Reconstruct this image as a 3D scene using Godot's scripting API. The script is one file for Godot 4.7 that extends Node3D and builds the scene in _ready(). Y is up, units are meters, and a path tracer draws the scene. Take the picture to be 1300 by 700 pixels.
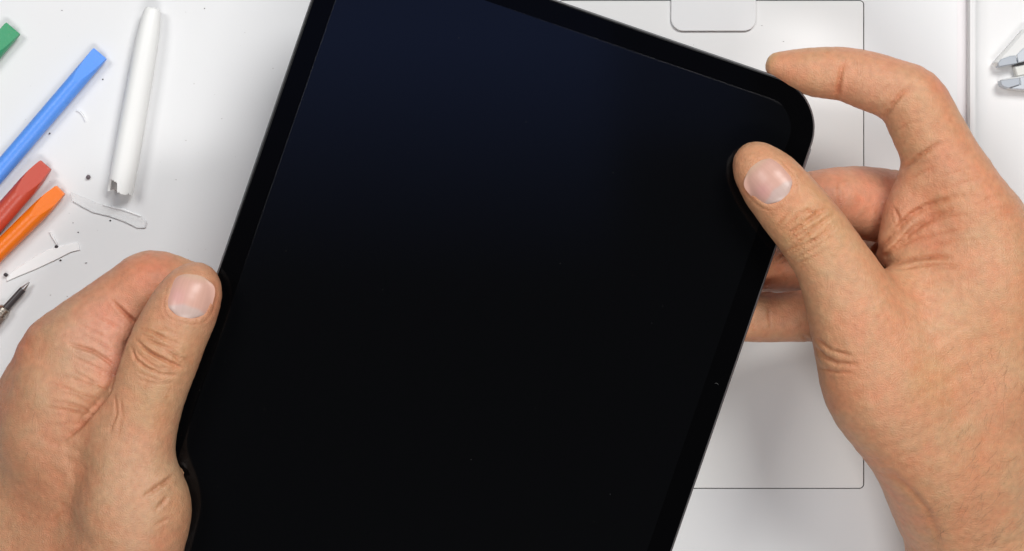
extends Node3D
# Two hands hold a dark tablet a few centimetres above a white work table. Lengths are in millimetres until a mesh is made.

const MM := 0.001
const CELL := 1.2


# ---------------------------------------------------------------- flesh: tapered capsules, smoothly joined, meshed by surface nets
class Flesh:
	var ax := PackedFloat32Array(); var ay := PackedFloat32Array(); var az := PackedFloat32Array()
	var bx := PackedFloat32Array(); var by := PackedFloat32Array(); var bz := PackedFloat32Array()
	var ra := PackedFloat32Array(); var rb := PackedFloat32Array()
	var va := PackedVector3Array(); var vv := PackedVector3Array(); var iv := PackedFloat32Array(); var dr := PackedFloat32Array()
	var ch := PackedInt32Array(); var ta := PackedFloat32Array(); var tb := PackedFloat32Array()
	var k0 := PackedFloat32Array(); var k1 := PackedFloat32Array(); var sq := PackedFloat32Array()
	var creases := []
	var tints := []
	var seed_value := 1
	var cell := 1.0
	var base := Vector3(0.6, 0.33, 0.2)
	var warp := FastNoiseLite.new()
	var nails := []
	var splits := 1
	var columns := {}

	func chain(pts: Array, ka: float, kb: float, squash := 1.0, from := 0.0, to := 1.0, steps := 3) -> void:
		# pts: [x, y, z, r]; resampled with a Catmull-Rom curve. ka, kb: how softly its start and its end join what came before.
		var c := k0.size()
		k0.append(ka); k1.append(kb); sq.append(1.0 / squash)
		var n := pts.size()
		var q := []
		for i in n - 1:
			var p0 = pts[maxi(i - 1, 0)]; var p1 = pts[i]; var p2 = pts[i + 1]; var p3 = pts[mini(i + 2, n - 1)]
			for s in steps:
				var t := float(s) / steps
				var v := []
				for d in 4:
					v.append(cubic_interpolate(p1[d], p2[d], p0[d], p3[d], t))
				q.append(v)
		q.append(pts[n - 1])
		for i in q.size() - 1:
			ax.append(q[i][0]); ay.append(q[i][1]); az.append(q[i][2]); ra.append(q[i][3])
			bx.append(q[i + 1][0]); by.append(q[i + 1][1]); bz.append(q[i + 1][2]); rb.append(q[i + 1][3])
			var s := 1.0 / squash
			var A := Vector3(q[i][0], q[i][1] * s, q[i][2])
			var V := Vector3(q[i + 1][0], q[i + 1][1] * s, q[i + 1][2]) - A
			va.append(A); vv.append(V); iv.append(1.0 / (V.length_squared() + 1e-9)); dr.append(q[i + 1][3] - q[i][3])
			ch.append(c)
			ta.append(smoothstep(from, to, float(i) / (q.size() - 1))); tb.append(smoothstep(from, to, float(i + 1) / (q.size() - 1)))

	func field(x: float, y: float, z: float, act: PackedInt32Array) -> float:
		var d := 1e6
		var cur := -1
		var dc := 1e6
		var tc := 0.0
		var q := Vector3.ZERO
		var p := Vector3(x, y, z)
		for i in act:
			var c := ch[i]
			if c != cur:
				if cur >= 0:
					var k := k0[cur] + (k1[cur] - k0[cur]) * tc
					var e := k - absf(d - dc)
					d = minf(d, dc) - (e * e / (4.0 * k) if e > 0.0 else 0.0)
				cur = c
				dc = 1e6
				q = p
				q.y = y * sq[c]
			var g := q - va[i]
			var v := vv[i]
			var h := clampf(g.dot(v) * iv[i], 0.0, 1.0)
			var dd := (g - v * h).length() - ra[i] - dr[i] * h
			if dd < dc:
				dc = dd
				tc = ta[i] + (tb[i] - ta[i]) * h
		if cur >= 0:
			var k := k0[cur] + (k1[cur] - k0[cur]) * tc
			var e := k - absf(d - dc)
			d = minf(d, dc) - (e * e / (4.0 * k) if e > 0.0 else 0.0)
		return d

	func everything() -> PackedInt32Array:
		var a := PackedInt32Array()
		for i in ch.size():
			a.append(i)
		return a

	func near(x: float, y: float, z: float, from: PackedInt32Array, reach: float) -> PackedInt32Array:
		var ds := PackedFloat32Array()
		var m := 1e6
		for i in from:
			var c := ch[i]
			var g := Vector3(x, y * sq[c], z) - va[i]
			var v := vv[i]
			var h := clampf(g.dot(v) * iv[i], 0.0, 1.0)
			var dd := (g - v * h).length() - ra[i] - dr[i] * h
			m = minf(m, dd)
			var k := maxf(k0[c] + (k1[c] - k0[c]) * ta[i], k0[c] + (k1[c] - k0[c]) * tb[i])
			ds.append(dd - (0.9 * k if k < 6.0 else k + 7.0))
		var out := PackedInt32Array()
		var j := 0
		for i in from:
			if ds[j] < m + reach:
				out.append(i)
			j += 1
		return out

	func top(x: float, z: float, from := 110.0) -> float:
		# height of the skin seen from above
		var key := Vector2i(int(floor(x / 4.0)), int(floor(z / 4.0)))
		if not columns.has(key):
			var cx := (key.x + 0.5) * 4.0
			var cz := (key.y + 0.5) * 4.0
			var act := PackedInt32Array()
			for i in ch.size():
				var v := Vector2(bx[i] - ax[i], bz[i] - az[i])
				var p := Vector2(cx - ax[i], cz - az[i])
				var h := clampf(p.dot(v) / (v.length_squared() + 1e-9), 0.0, 1.0)
				if (p - v * h).length() < maxf(ra[i], rb[i]) + 6.0: act.append(i)
			columns[key] = act
		var own: PackedInt32Array = columns[key]
		var y := from
		for i in 60:
			var d := field(x, y, z, own)
			if d < 0.03:
				break
			y -= maxf(d * 0.8, 0.03)
			if y < 0.0:
				break
		return y

	var jobs := []
	var found := []
	var job_lo := Vector3.ZERO

	func fill_superblock(k: int) -> void:
		var B := 4
		var S := 4
		var half := cell * B * 0.87
		var s: Vector3i = jobs[k]
		var blocks := PackedVector3Array()
		var out := PackedFloat32Array()
		var cs := job_lo + (Vector3(s) + Vector3.ONE * (S * 0.5)) * (cell * B)
		var sa := near(cs.x, cs.y, cs.z, everything(), half * S * 2.0 + 2.0)
		if absf(field(cs.x, cs.y, cs.z, sa)) < half * S * 1.25 + 4.0:
			for dz in S:
				for dy in S:
					for dx in S:
						var b := Vector3(s.x + dx, s.y + dy, s.z + dz)
						var c := job_lo + (b + Vector3.ONE * 0.5) * (cell * B)
						if absf(field(c.x, c.y, c.z, sa)) > half * 1.3 + cell * 1.5:
							continue
						var act := near(c.x, c.y, c.z, sa, half * 1.7)
						blocks.append(b)
						var p := job_lo + b * (cell * B)
						for z in B:
							for y in B:
								for x in B:
									out.append(field(p.x + x * cell, p.y + y * cell, p.z + z * cell, act))
		found[k] = [blocks, out]

	func finer(verts: PackedVector3Array, idx: PackedInt32Array) -> Array:
		# every triangle in four, with the new corners raised to the curve that the normals tell of
		var nn := normals(verts, idx)
		var out := verts.duplicate()
		var mids := {}
		var tri := PackedInt32Array()
		tri.resize(idx.size() * 4)
		var o := 0
		var e := PackedInt32Array([0, 0, 0])
		for t in range(0, idx.size(), 3):
			for c in 3:
				var a := idx[t + c]
				var b := idx[t + (c + 1) % 3]
				var key := (a << 24) | b if a < b else (b << 24) | a
				var at: int = mids.get(key, -1)
				if at < 0:
					var va := verts[a]; var vb := verts[b]
					var m := (va + vb) * 0.5
					m -= (nn[a] * (m - va).dot(nn[a]) + nn[b] * (m - vb).dot(nn[b])) * 0.5
					at = out.size()
					out.append(m)
					mids[key] = at
				e[c] = at
			tri[o] = idx[t]; tri[o + 1] = e[0]; tri[o + 2] = e[2]
			tri[o + 3] = idx[t + 1]; tri[o + 4] = e[1]; tri[o + 5] = e[0]
			tri[o + 6] = idx[t + 2]; tri[o + 7] = e[2]; tri[o + 8] = e[1]
			tri[o + 9] = e[0]; tri[o + 10] = e[1]; tri[o + 11] = e[2]
			o += 12
		return [out, tri]

	var roof := {}

	func skin_top(x: float, z: float) -> float:
		# height of the finished skin, by the millimetre
		var best := 0.0
		for dz in [-1, 0, 1]:
			for dx in [-1, 0, 1]:
				best = maxf(best, roof.get(Vector2i(roundi(x) + dx, roundi(z) + dz), 0.0))
		return best

	func mesh() -> Array:
		var lo := Vector3(1e6, 1e6, 1e6)
		var hi := -lo
		for i in ch.size():
			for e in 2:
				var p := Vector3(ax[i], ay[i], az[i]) if e == 0 else Vector3(bx[i], by[i], bz[i])
				var r := (ra[i] if e == 0 else rb[i]) + 5.0
				lo = lo.min(p - Vector3(r, r, r)); hi = hi.max(p + Vector3(r, r, r))
		var B := 4
		var size := (hi - lo) / cell
		var nbx := int(ceil(size.x / B)) + 1
		var nby := int(ceil(size.y / B)) + 1
		var nbz := int(ceil(size.z / B)) + 1
		var nx := nbx * B; var ny := nby * B; var nz := nbz * B
		var vals := PackedFloat32Array()
		vals.resize(nx * ny * nz)
		vals.fill(1e5)
		var done := []
		var S := 4   # superblocks of S blocks a side are tested first, and shared out between threads
		jobs.clear()
		for sz in range(0, nbz, S):
			for sy in range(0, nby, S):
				for sx in range(0, nbx, S):
					jobs.append(Vector3i(sx, sy, sz))
		found.resize(jobs.size())
		job_lo = lo
		var work := WorkerThreadPool.add_group_task(fill_superblock, jobs.size())
		WorkerThreadPool.wait_for_group_task_completion(work)
		for k in found.size():
			var r: Array = found[k]
			var bl: PackedVector3Array = r[0]
			var vl: PackedFloat32Array = r[1]
			var q := 0
			for b in bl:
				var ib := Vector3i(b)
				if ib.x >= nbx or ib.y >= nby or ib.z >= nbz:
					q += B * B * B
					continue
				done.append(ib)
				for kk in B:
					for j in B:
						var row := ((ib.z * B + kk) * ny + ib.y * B + j) * nx + ib.x * B
						for i in B:
							vals[row + i] = vl[q]
							q += 1
		found.clear()
		var where := PackedInt32Array()
		where.resize(nx * ny * nz)
		where.fill(-1)
		var verts := PackedVector3Array()
		var sxy := nx * ny
		var off := PackedInt32Array([0, 1, nx, nx + 1, sxy, sxy + 1, sxy + nx, sxy + nx + 1])
		var ea := PackedInt32Array([0, 2, 4, 6, 0, 1, 4, 5, 0, 1, 2, 3])
		var eb := PackedInt32Array([1, 3, 5, 7, 2, 3, 6, 7, 4, 5, 6, 7])
		var f := PackedFloat32Array()
		f.resize(8)
		for b in done:
			for k in B:
				var zz: int = b.z * B + k
				if zz >= nz - 1: continue
				for j in B:
					var yy: int = b.y * B + j
					if yy >= ny - 1: continue
					for i in B:
						var xx: int = b.x * B + i
						if xx >= nx - 1: continue
						var at := (zz * ny + yy) * nx + xx
						var pos := 0
						var bad := false
						for q in 8:
							var v := vals[at + off[q]]
							f[q] = v
							if v > 9e4: bad = true
							if v > 0.0: pos += 1
						if bad or pos == 0 or pos == 8: continue
						var sum := Vector3.ZERO
						var cnt := 0
						for q in 12:
							var u := f[ea[q]]; var w := f[eb[q]]
							if (u > 0.0) != (w > 0.0):
								var t := u / (u - w)
								var a := ea[q]
								var pa := Vector3(a & 1, (a >> 1) & 1, a >> 2)
								var bb := eb[q]
								sum += pa.lerp(Vector3(bb & 1, (bb >> 1) & 1, bb >> 2), t)
								cnt += 1
						where[at] = verts.size()
						verts.append(lo + (Vector3(xx, yy, zz) + sum / cnt) * cell)
		var idx := PackedInt32Array()
		for b in done:
			for k in B:
				var zz: int = b.z * B + k
				for j in B:
					var yy: int = b.y * B + j
					for i in B:
						var xx: int = b.x * B + i
						if xx < 1 or yy < 1 or zz < 1 or xx >= nx - 1 or yy >= ny - 1 or zz >= nz - 1: continue
						var at := (zz * ny + yy) * nx + xx
						var v0 := vals[at]
						if v0 > 9e4: continue
						for d in 3:
							var s1 := 1 if d == 0 else (nx if d == 1 else sxy)
							var v1 := vals[at + s1]
							if v1 > 9e4 or (v0 > 0.0) == (v1 > 0.0): continue
							var sa := nx if d == 0 else (sxy if d == 1 else 1)
							var sb := sxy if d == 0 else (1 if d == 1 else nx)
							var a := where[at]; var c1 := where[at - sa]; var c2 := where[at - sa - sb]; var c3 := where[at - sb]
							if a < 0 or c1 < 0 or c2 < 0 or c3 < 0: continue
							if v0 > 0.0:
								idx.append_array([a, c1, c2, a, c2, c3])
							else:
								idx.append_array([a, c2, c1, a, c3, c2])
		return [verts, idx]

	func normals(verts: PackedVector3Array, idx: PackedInt32Array) -> PackedVector3Array:
		var nn := PackedVector3Array()
		nn.resize(verts.size())
		for t in range(0, idx.size(), 3):
			var a := verts[idx[t]]
			var n := (verts[idx[t + 2]] - a).cross(verts[idx[t + 1]] - a)
			nn[idx[t]] += n; nn[idx[t + 1]] += n; nn[idx[t + 2]] += n
		for i in nn.size():
			nn[i] = nn[i].normalized()
		return nn

	func crease(pts: Array, depth: float, width: float, shoulder := 0.35, ymin := 0.0) -> void:
		# a fold line over the skin: [x, z] points
		var lo := Vector2(1e6, 1e6)
		var hi := -lo
		for p in pts:
			lo = lo.min(p); hi = hi.max(p)
		creases.append([PackedVector2Array(pts), depth, width, shoulder, ymin, Rect2(lo, hi - lo).grow(width * 4.0)])

	func relief(p: Vector3, n: Vector3) -> Vector2:
		# x: how far the skin sinks here, y: how much of it is the floor of a fold
		var q := Vector2(p.x, p.z)
		var sink := 0.0
		var floor_ := 0.0
		for c in creases:
			var r: Rect2 = c[5]
			if p.y < c[4] or not r.has_point(q): continue
			var pts: PackedVector2Array = c[0]
			var best := 1e9
			var at := 0.0
			for i in pts.size() - 1:
				var a := pts[i]
				var v := pts[i + 1] - a
				var h := clampf((q - a).dot(v) / v.length_squared(), 0.0, 1.0)
				var d := (q - a - v * h).length_squared()
				if d < best:
					best = d; at = (i + h) / (pts.size() - 1)
			var w: float = c[2]
			var fade := sqrt(maxf(0.0, sin(PI * clampf(at, 0.02, 0.98))))
			fade *= 0.8 + 0.4 * warp.get_noise_3d(p.x * 7.0, p.y * 7.0, p.z * 7.0)
			var g := exp(-best / (w * w)) * fade
			sink += c[1] * (g - c[3] * exp(-best / (w * w * 7.0)) * fade)
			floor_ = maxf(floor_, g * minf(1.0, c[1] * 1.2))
		return Vector2(sink * smoothstep(-0.1, 0.35, n.y), floor_)

	func build() -> ArrayMesh:
		var m := mesh()
		for s in splits: m = finer(m[0], m[1])
		var verts: PackedVector3Array = m[0]
		var idx: PackedInt32Array = m[1]
		var nn := normals(verts, idx)
		warp.seed = seed_value
		warp.frequency = 0.03
		warp.fractal_octaves = 3
		var fine := FastNoiseLite.new()
		fine.seed = seed_value + 5
		fine.frequency = 0.35
		fine.fractal_octaves = 3
		var cols := PackedColorArray()
		cols.resize(verts.size())
		for i in verts.size():
			var p := verts[i]
			var n := nn[i]
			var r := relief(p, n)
			var broad := warp.get_noise_3d(p.x, p.y, p.z)
			var mid := warp.get_noise_3d(p.x * 5.0 + 90.0, p.y * 5.0, p.z * 5.0)
			var small := fine.get_noise_3d(p.x, p.y, p.z)
			var sink := r.x + 0.16 * mid + 0.04 * small + 0.2 * broad
			for q in nails:
				var e := Vector2(p.x, p.z) - Vector2(q[0])
				var u: float = absf(e.cross(q[1])) / (q[2] * 0.5)
				var v: float = absf(e.dot(q[1])) / (q[3] * 0.5)
				if n.y > 0.0 and u < 1.2 and v < 1.2:
					sink = lerpf(0.55, sink, smoothstep(0.72, 0.92, pow(pow(u, 3.0) + pow(v, 3.0), 1.0 / 3.0)))
			verts[i] = p - n * sink
			var c := base
			for t in tints:
				var d: float = p.distance_to(t[0]) / t[1]
				if d < 1.0:
					var w := (1.0 - d * d)
					c *= Vector3.ONE.lerp(t[2], w * w)
			# blood under the skin: a little redder here and there, freckles, fold floors darker and redder, with shade painted in
			c *= Vector3(1.0 + 0.05 * broad + 0.05 * mid, 1.0 - 0.14 * broad - 0.08 * mid, 1.0 - 0.17 * broad - 0.09 * mid)
			c *= 1.0 + 0.15 * small
			var spot := fine.get_noise_3d(p.x * 0.55 + 40.0, p.y * 0.55, p.z * 0.55)
			c *= Vector3.ONE.lerp(Vector3(0.95, 0.88, 0.83), smoothstep(0.42, 0.62, spot))
			c *= Vector3.ONE.lerp(Vector3(0.8, 0.66, 0.58), r.y)  # crease shade painted into the skin colour
			cols[i] = Color(c.x, c.y, c.z)
		nn = normals(verts, idx)
		for i in verts.size():
			var p := verts[i]
			var key := Vector2i(roundi(p.x), roundi(p.z))
			if p.y > roof.get(key, 0.0): roof[key] = p.y
			verts[i] = p * MM
		var arr := []
		arr.resize(Mesh.ARRAY_MAX)
		arr[Mesh.ARRAY_VERTEX] = verts
		arr[Mesh.ARRAY_NORMAL] = nn
		arr[Mesh.ARRAY_COLOR] = cols
		arr[Mesh.ARRAY_INDEX] = idx
		var am := ArrayMesh.new()
		am.add_surface_from_arrays(Mesh.PRIMITIVE_TRIANGLES, arr)
		return am


# ---------------------------------------------------------------- naming and small helpers
var taken := {}

func numbered(called: String) -> String:
	var n: int = taken.get(called, 0)
	taken[called] = n + 1
	return called if n == 0 else "%s_%03d" % [called, n]

func tag(o: Node3D, label: String, category: String, group := "") -> Node3D:
	o.set_meta("label", label)
	o.set_meta("category", category)
	if group: o.set_meta("group", group)
	return o

func thing(called: String, at: Vector3, turn := 0.0) -> Node3D:
	var o := Node3D.new()
	o.name = numbered(called)
	add_child(o, true)
	o.position = at * MM
	o.rotation.y = turn
	return o

func piece(called: String, m: Mesh, mat: Material, parent: Node3D = self) -> MeshInstance3D:
	var o := MeshInstance3D.new()
	o.name = numbered(called) if parent == self else called
	o.mesh = m
	o.material_override = mat
	parent.add_child(o, true)
	return o

func paint(c: Color, rough := 0.5, spec := 0.5) -> StandardMaterial3D:
	# c: real-world base colour, linear
	var m := StandardMaterial3D.new()
	m.albedo_color = c.linear_to_srgb()
	m.roughness = rough
	m.metallic_specular = spec
	return m

func noise_tex(size: int, freq: float, seed_value: int, kind := FastNoiseLite.TYPE_SIMPLEX_SMOOTH, octaves := 3, lo := Color.BLACK, hi := Color.WHITE) -> NoiseTexture2D:
	var n := FastNoiseLite.new()
	n.noise_type = kind
	n.seed = seed_value
	n.frequency = freq
	n.fractal_octaves = octaves
	var g := Gradient.new()
	g.set_color(0, lo); g.set_color(1, hi)
	var t := NoiseTexture2D.new()
	t.width = size; t.height = size
	t.seamless = true
	t.noise = n
	t.color_ramp = g
	return t

func grain(m: StandardMaterial3D, tex: Texture2D, depth_mm: float, repeat_mm: float) -> void:
	m.heightmap_enabled = true
	m.heightmap_texture = tex
	m.heightmap_scale = depth_mm * 0.1
	m.uv1_triplanar = true
	m.uv1_scale = Vector3.ONE * (1000.0 / repeat_mm)

func from_grid(rows: Array, mat_closed := true, caps := false) -> ArrayMesh:
	# rows of equal length, each a ring; skins them together
	var st := SurfaceTool.new()
	st.begin(Mesh.PRIMITIVE_TRIANGLES)
	var n: int = rows[0].size()
	for r in rows:
		for p in r:
			st.add_vertex(p * MM)
	for i in rows.size() - 1:
		for j in (n if mat_closed else n - 1):
			var a := i * n + j
			var b := i * n + (j + 1) % n
			st.add_index(a); st.add_index(b + n); st.add_index(b)
			st.add_index(a); st.add_index(a + n); st.add_index(b + n)
	if caps:
		for e in 2:
			var r: Array = rows[0] if e == 0 else rows[rows.size() - 1]
			var c := Vector3.ZERO
			for p in r: c += p
			var at := rows.size() * n + e * (n + 1)
			for p in r: st.add_vertex(p * MM)
			st.add_vertex(c / n * MM)
			for j in n:
				if e == 0:
					st.add_index(at + j); st.add_index(at + (j + 1) % n); st.add_index(at + n)
				else:
					st.add_index(at + (j + 1) % n); st.add_index(at + j); st.add_index(at + n)
	st.generate_normals()
	return st.commit()

func rounded_ring(hw: float, hd: float, r: float, y: float, seg := 12) -> Array:
	# clockwise as seen from above
	var out := []
	r = maxf(r, 0.05)
	for c in 4:
		var cx := (hw - r) * (1.0 if c == 0 or c == 3 else -1.0)
		var cz := (hd - r) * (1.0 if c < 2 else -1.0)
		for s in seg + 1:
			var a := (c + float(s) / seg) * PI / 2.0
			out.append(Vector3(cx + r * cos(a), y, cz + r * sin(a)))
	return out

func slab_rings(hw: float, hd: float, r: float, profile: Array, seg := 12) -> ArrayMesh:
	# a rounded rectangle swept up a profile of [inset, height] steps; closed at both ends
	var rows := []
	for p in profile:
		rows.append(rounded_ring(hw - p[0], hd - p[0], r - p[0], p[1], seg))
	rows.reverse()
	return hard(from_grid(rows, true, true))

func hard(m: ArrayMesh, angle := 34.0) -> ArrayMesh:
	# splits the smooth shading where faces meet at more than that angle
	var mdt := m.surface_get_arrays(0)
	var v: PackedVector3Array = mdt[Mesh.ARRAY_VERTEX]
	var idx: PackedInt32Array = mdt[Mesh.ARRAY_INDEX]
	var fn := PackedVector3Array()
	var by := {}
	for t in range(0, idx.size(), 3):
		var n := (v[idx[t + 2]] - v[idx[t]]).cross(v[idx[t + 1]] - v[idx[t]])
		fn.append(n)
		for e in 3:
			var key := Vector3i(v[idx[t + e]] * 1e6)
			if not by.has(key): by[key] = []
			by[key].append(t / 3)
	var cosine := cos(deg_to_rad(angle))
	var st := SurfaceTool.new()
	st.begin(Mesh.PRIMITIVE_TRIANGLES)
	for t in range(0, idx.size(), 3):
		var own := fn[t / 3].normalized()
		if own.length() < 0.5: continue
		for e in 3:
			var p := v[idx[t + e]]
			var sum := Vector3.ZERO
			for k in by[Vector3i(p * 1e6)]:
				if fn[k].normalized().dot(own) > cosine: sum += fn[k]
			st.set_normal(sum.normalized())
			st.add_vertex(p)
	st.index()
	return st.commit()

func plate(pts: Array, y0: float, y1: float, bevel: float, tops := []) -> ArrayMesh:
	# an outline of [x, z] points (clockwise seen from above) with thickness and a bevel
	var n := pts.size()
	var area := 0.0
	for i in n:
		area += pts[i].x * pts[(i + 1) % n].y - pts[(i + 1) % n].x * pts[i].y
	if area < 0.0: pts.reverse()
	var inner := []
	for i in n:
		var a: Vector2 = (pts[i] - pts[(i + n - 1) % n]).normalized()
		var b: Vector2 = (pts[(i + 1) % n] - pts[i]).normalized()
		var m := (Vector2(-a.y, a.x) + Vector2(-b.y, b.x))
		inner.append(pts[i] + m.normalized() * bevel)
	var rows := []
	var row := []
	for i in n: row.append(Vector3(inner[i].x, y1, inner[i].y))
	rows.append(row)
	row = []
	for i in n: row.append(Vector3(pts[i].x, y1 - bevel, pts[i].y))
	rows.append(row)
	row = []
	for i in n: row.append(Vector3(pts[i].x, y0, pts[i].y))
	rows.append(row)
	var st := SurfaceTool.new()
	st.begin(Mesh.PRIMITIVE_TRIANGLES)
	for r in rows:
		for p in r: st.add_vertex(p * MM)
	for i in 2:
		for j in n:
			var u := i * n + j
			var v := i * n + (j + 1) % n
			for e in [u, v + n, v, u, u + n, v + n]: st.add_index(e)
	var tri := Geometry2D.triangulate_polygon(PackedVector2Array(inner))
	for t in range(0, tri.size(), 3):
		var a: Vector2 = inner[tri[t]]; var b: Vector2 = inner[tri[t + 1]]; var c: Vector2 = inner[tri[t + 2]]
		var x: int = tri[t]; var y: int = tri[t + 1]; var z: int = tri[t + 2]
		if (b - a).cross(c - a) < 0.0:
			y = tri[t + 2]; z = tri[t + 1]
		for e in [x, y, z, 2 * n + x, 2 * n + z, 2 * n + y]: st.add_index(e)
	st.generate_normals()
	return hard(st.commit())

func turned(profile: Array, seg := 40) -> ArrayMesh:
	# [distance along x, radius] steps, round the x axis
	var rows := []
	for p in profile:
		var row := []
		for s in seg:
			var a := TAU * s / seg
			row.append(Vector3(p[0], p[1] * cos(a), p[1] * sin(a)))
		rows.append(row)
	return hard(from_grid(rows, true, true))

func rough_lump(r: float, seed_value: int) -> ArrayMesh:
	var rng := RandomNumberGenerator.new()
	rng.seed = seed_value
	var rows := []
	for i in 5:
		var la := -PI / 2 + PI * (i + 0.3) / 4.6
		var row := []
		for j in 7:
			var a := TAU * j / 7
			var q := r * rng.randf_range(0.7, 1.15)
			row.append(Vector3(cos(la) * cos(a) * q, r * 0.62 + sin(la) * r * 0.6, cos(la) * sin(a) * q * 0.8))
		rows.append(row)
	rows.reverse()
	return hard(from_grid(rows, true, true), 20.0)

func chisel_stick(length: float, r: float, tip: float, tip_width: float, tip_thick: float) -> ArrayMesh:
	# a round stick along +x whose end is pared to a flat blade
	var rows := []
	var n := 64
	var steps := 90
	for i in steps + 1:
		var x := 0.0
		if i <= 70: x = tip * 1.5 * i / 70.0
		else: x = tip * 1.5 + (length - tip * 1.5) * (i - 70) / 20.0
		var t := clampf(x / tip, 0.0, 1.0)
		var cut := lerpf(tip_thick * 0.5, r * 1.001, t)
		var wide := lerpf(tip_width * 0.5, r, clampf(x / (tip * 0.75), 0.0, 1.0))
		if x < 0.6:
			cut -= (0.6 - x) * 0.4
			wide -= (0.6 - x) * 0.25
		if x > length - 2.0:
			var e := sqrt(maxf(0.0, 1.0 - pow((x - length + 2.0) / 2.0, 2.0)))
			cut *= maxf(e, 0.05); wide *= maxf(e, 0.05)
		var row := []
		for j in n:
			var a := TAU * j / n
			row.append(Vector3(x, clampf(r * cos(a), -cut, cut), clampf(r * sin(a), -wide, wide)))
		rows.append(row)
	return hard(from_grid(rows, true, true), 12.0)

func stick(at: Vector2, toward: Vector2, r: float, tip: float, tip_width: float, length: float, col: Color, label: String) -> void:
	var d := (toward - at).normalized()
	var t := thing("coloured_stick", Vector3(at.x, r + 0.05, at.y), -d.angle())
	tag(t, label, "plastic stick", "coloured plastic sticks on the table")
	var m := paint(col, 0.38)
	m.subsurf_scatter_enabled = true
	m.subsurf_scatter_strength = 0.04
	grain(m, noise_tex(256, 0.02, 31), 0.05, 9.0)
	piece("shaft", chisel_stick(length, r, tip, tip_width, 1.9), m, t)

func lamp(called: String, at: Vector3, aim: Vector3, size: Vector2, energy: float, col: Color) -> void:
	var l := AreaLight3D.new()
	l.name = called
	l.area_size = size
	l.light_energy = energy
	l.light_color = col
	l.area_range = 6.0
	l.area_attenuation = 2.0
	l.shadow_enabled = true
	add_child(l)
	l.look_at_from_position(at, aim, Vector3(0.0, 0.0, -1.0))


# ---------------------------------------------------------------- the hands
var skin: StandardMaterial3D
var nail_mat: StandardMaterial3D

func fingernail(f: Flesh, hand: Node3D, centre: Vector2, root_dir: Vector2, width: float, length: float, lift: float) -> void:
	# root_dir points from the free edge to the cuticle
	var st := SurfaceTool.new()
	st.begin(Mesh.PRIMITIVE_TRIANGLES)
	var across := Vector2(-root_dir.y, root_dir.x)
	var nu := 26
	var nv := 30
	var h := []
	var xy := []
	var crown := f.top(centre.x, centre.y)
	for j in nv + 1:
		var v := -1.0 + 2.0 * j / nv
		for i in nu + 1:
			var u := -1.0 + 2.0 * i / nu
			var q := pow(absf(v), 3.2)
			var w := width * 0.5 * sqrt(maxf(0.0, 1.0 - q * (0.96 if v > 0.0 else 0.86))) * (1.0 - 0.04 * v)
			var end := 1.0 - (0.16 if v < 0.0 else 0.22) * u * u * absf(v)
			var p := centre + across * (u * w) + root_dir * (v * length * 0.5 * end)
			xy.append(p)
			var edge := maxf(absf(u), absf(v))
			var rise := lift * (1.0 - pow(edge, 5.0) * 1.7)
			if v > 0.7: rise -= lift * 0.9 * (v - 0.7) / 0.3
			h.append(maxf(f.top(p.x, p.y), crown - 3.6) + rise)
	# the plate is stiffer than the skin below: smooth its heights along the length
	for pass_ in 3:
		var g: Array = h.duplicate()
		for j in range(1, nv):
			for i in range(1, nu):
				var k := j * (nu + 1) + i
				h[k] = (g[k] * 2.0 + g[k - nu - 1] + g[k + nu + 1] + g[k - 1] + g[k + 1]) / 6.0
	for j in nv + 1:
		var v := -1.0 + 2.0 * j / nv
		for i in nu + 1:
			var u := -1.0 + 2.0 * i / nu
			var k := j * (nu + 1) + i
			var pink := Vector3(0.64, 0.375, 0.30)
			var moon := Vector3(0.585, 0.43, 0.38)
			var tipc := Vector3(0.66, 0.44, 0.32)
			var m := smoothstep(0.16, 0.3, v - 0.32 * u * u - 0.12 + 0.02 * sin(u * 9.0))
			var c := pink.lerp(moon, m)
			c = c.lerp(tipc, smoothstep(-0.55, -0.95, v + 0.12 * u * u))
			c *= Vector3(1.0, 1.0 - 0.1 * exp(-pow((u - 0.5) / 0.35, 2.0) - pow((v - 0.1) / 0.35, 2.0)), 1.0)
			c *= 1.0 + 0.02 * sin(u * 37.0) + 0.015 * sin(u * 61.0 + 1.0)
			st.set_color(Color(c.x, c.y, c.z))
			st.add_vertex(Vector3(xy[k].x, h[k], xy[k].y) * MM)
	for j in nv:
		for i in nu:
			var a := j * (nu + 1) + i
			var quad := [a, a + nu + 1, a + nu + 2, a, a + nu + 2, a + 1]
			for q in quad: st.add_index(q)
	st.generate_normals()
	var arr := st.commit().surface_get_arrays(0)
	var nn: PackedVector3Array = arr[Mesh.ARRAY_NORMAL]
	if nn[nn.size() / 2].y < 0.0:
		for i in nn.size(): nn[i] = -nn[i]
		arr[Mesh.ARRAY_NORMAL] = nn
		var ix: PackedInt32Array = arr[Mesh.ARRAY_INDEX]
		ix.reverse()
		arr[Mesh.ARRAY_INDEX] = ix
	var am := ArrayMesh.new()
	am.add_surface_from_arrays(Mesh.PRIMITIVE_TRIANGLES, arr)
	piece("fingernail", am, nail_mat, hand)
	f.nails.append([centre, root_dir, width, length])
	# the fold of skin round the nail
	var ring := []
	for s in 25:
		var a := lerpf(-0.62 * PI, 0.62 * PI, s / 24.0)
		var cu := signf(sin(a)) * pow(absf(sin(a)), 0.6) * width * 0.53
		var cv := signf(cos(a)) * pow(absf(cos(a)), 0.7) * length * 0.53
		ring.append(centre + across * cu + root_dir * cv)
	f.crease(ring, 0.42, 0.42, 0.9, 50.0)

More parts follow.
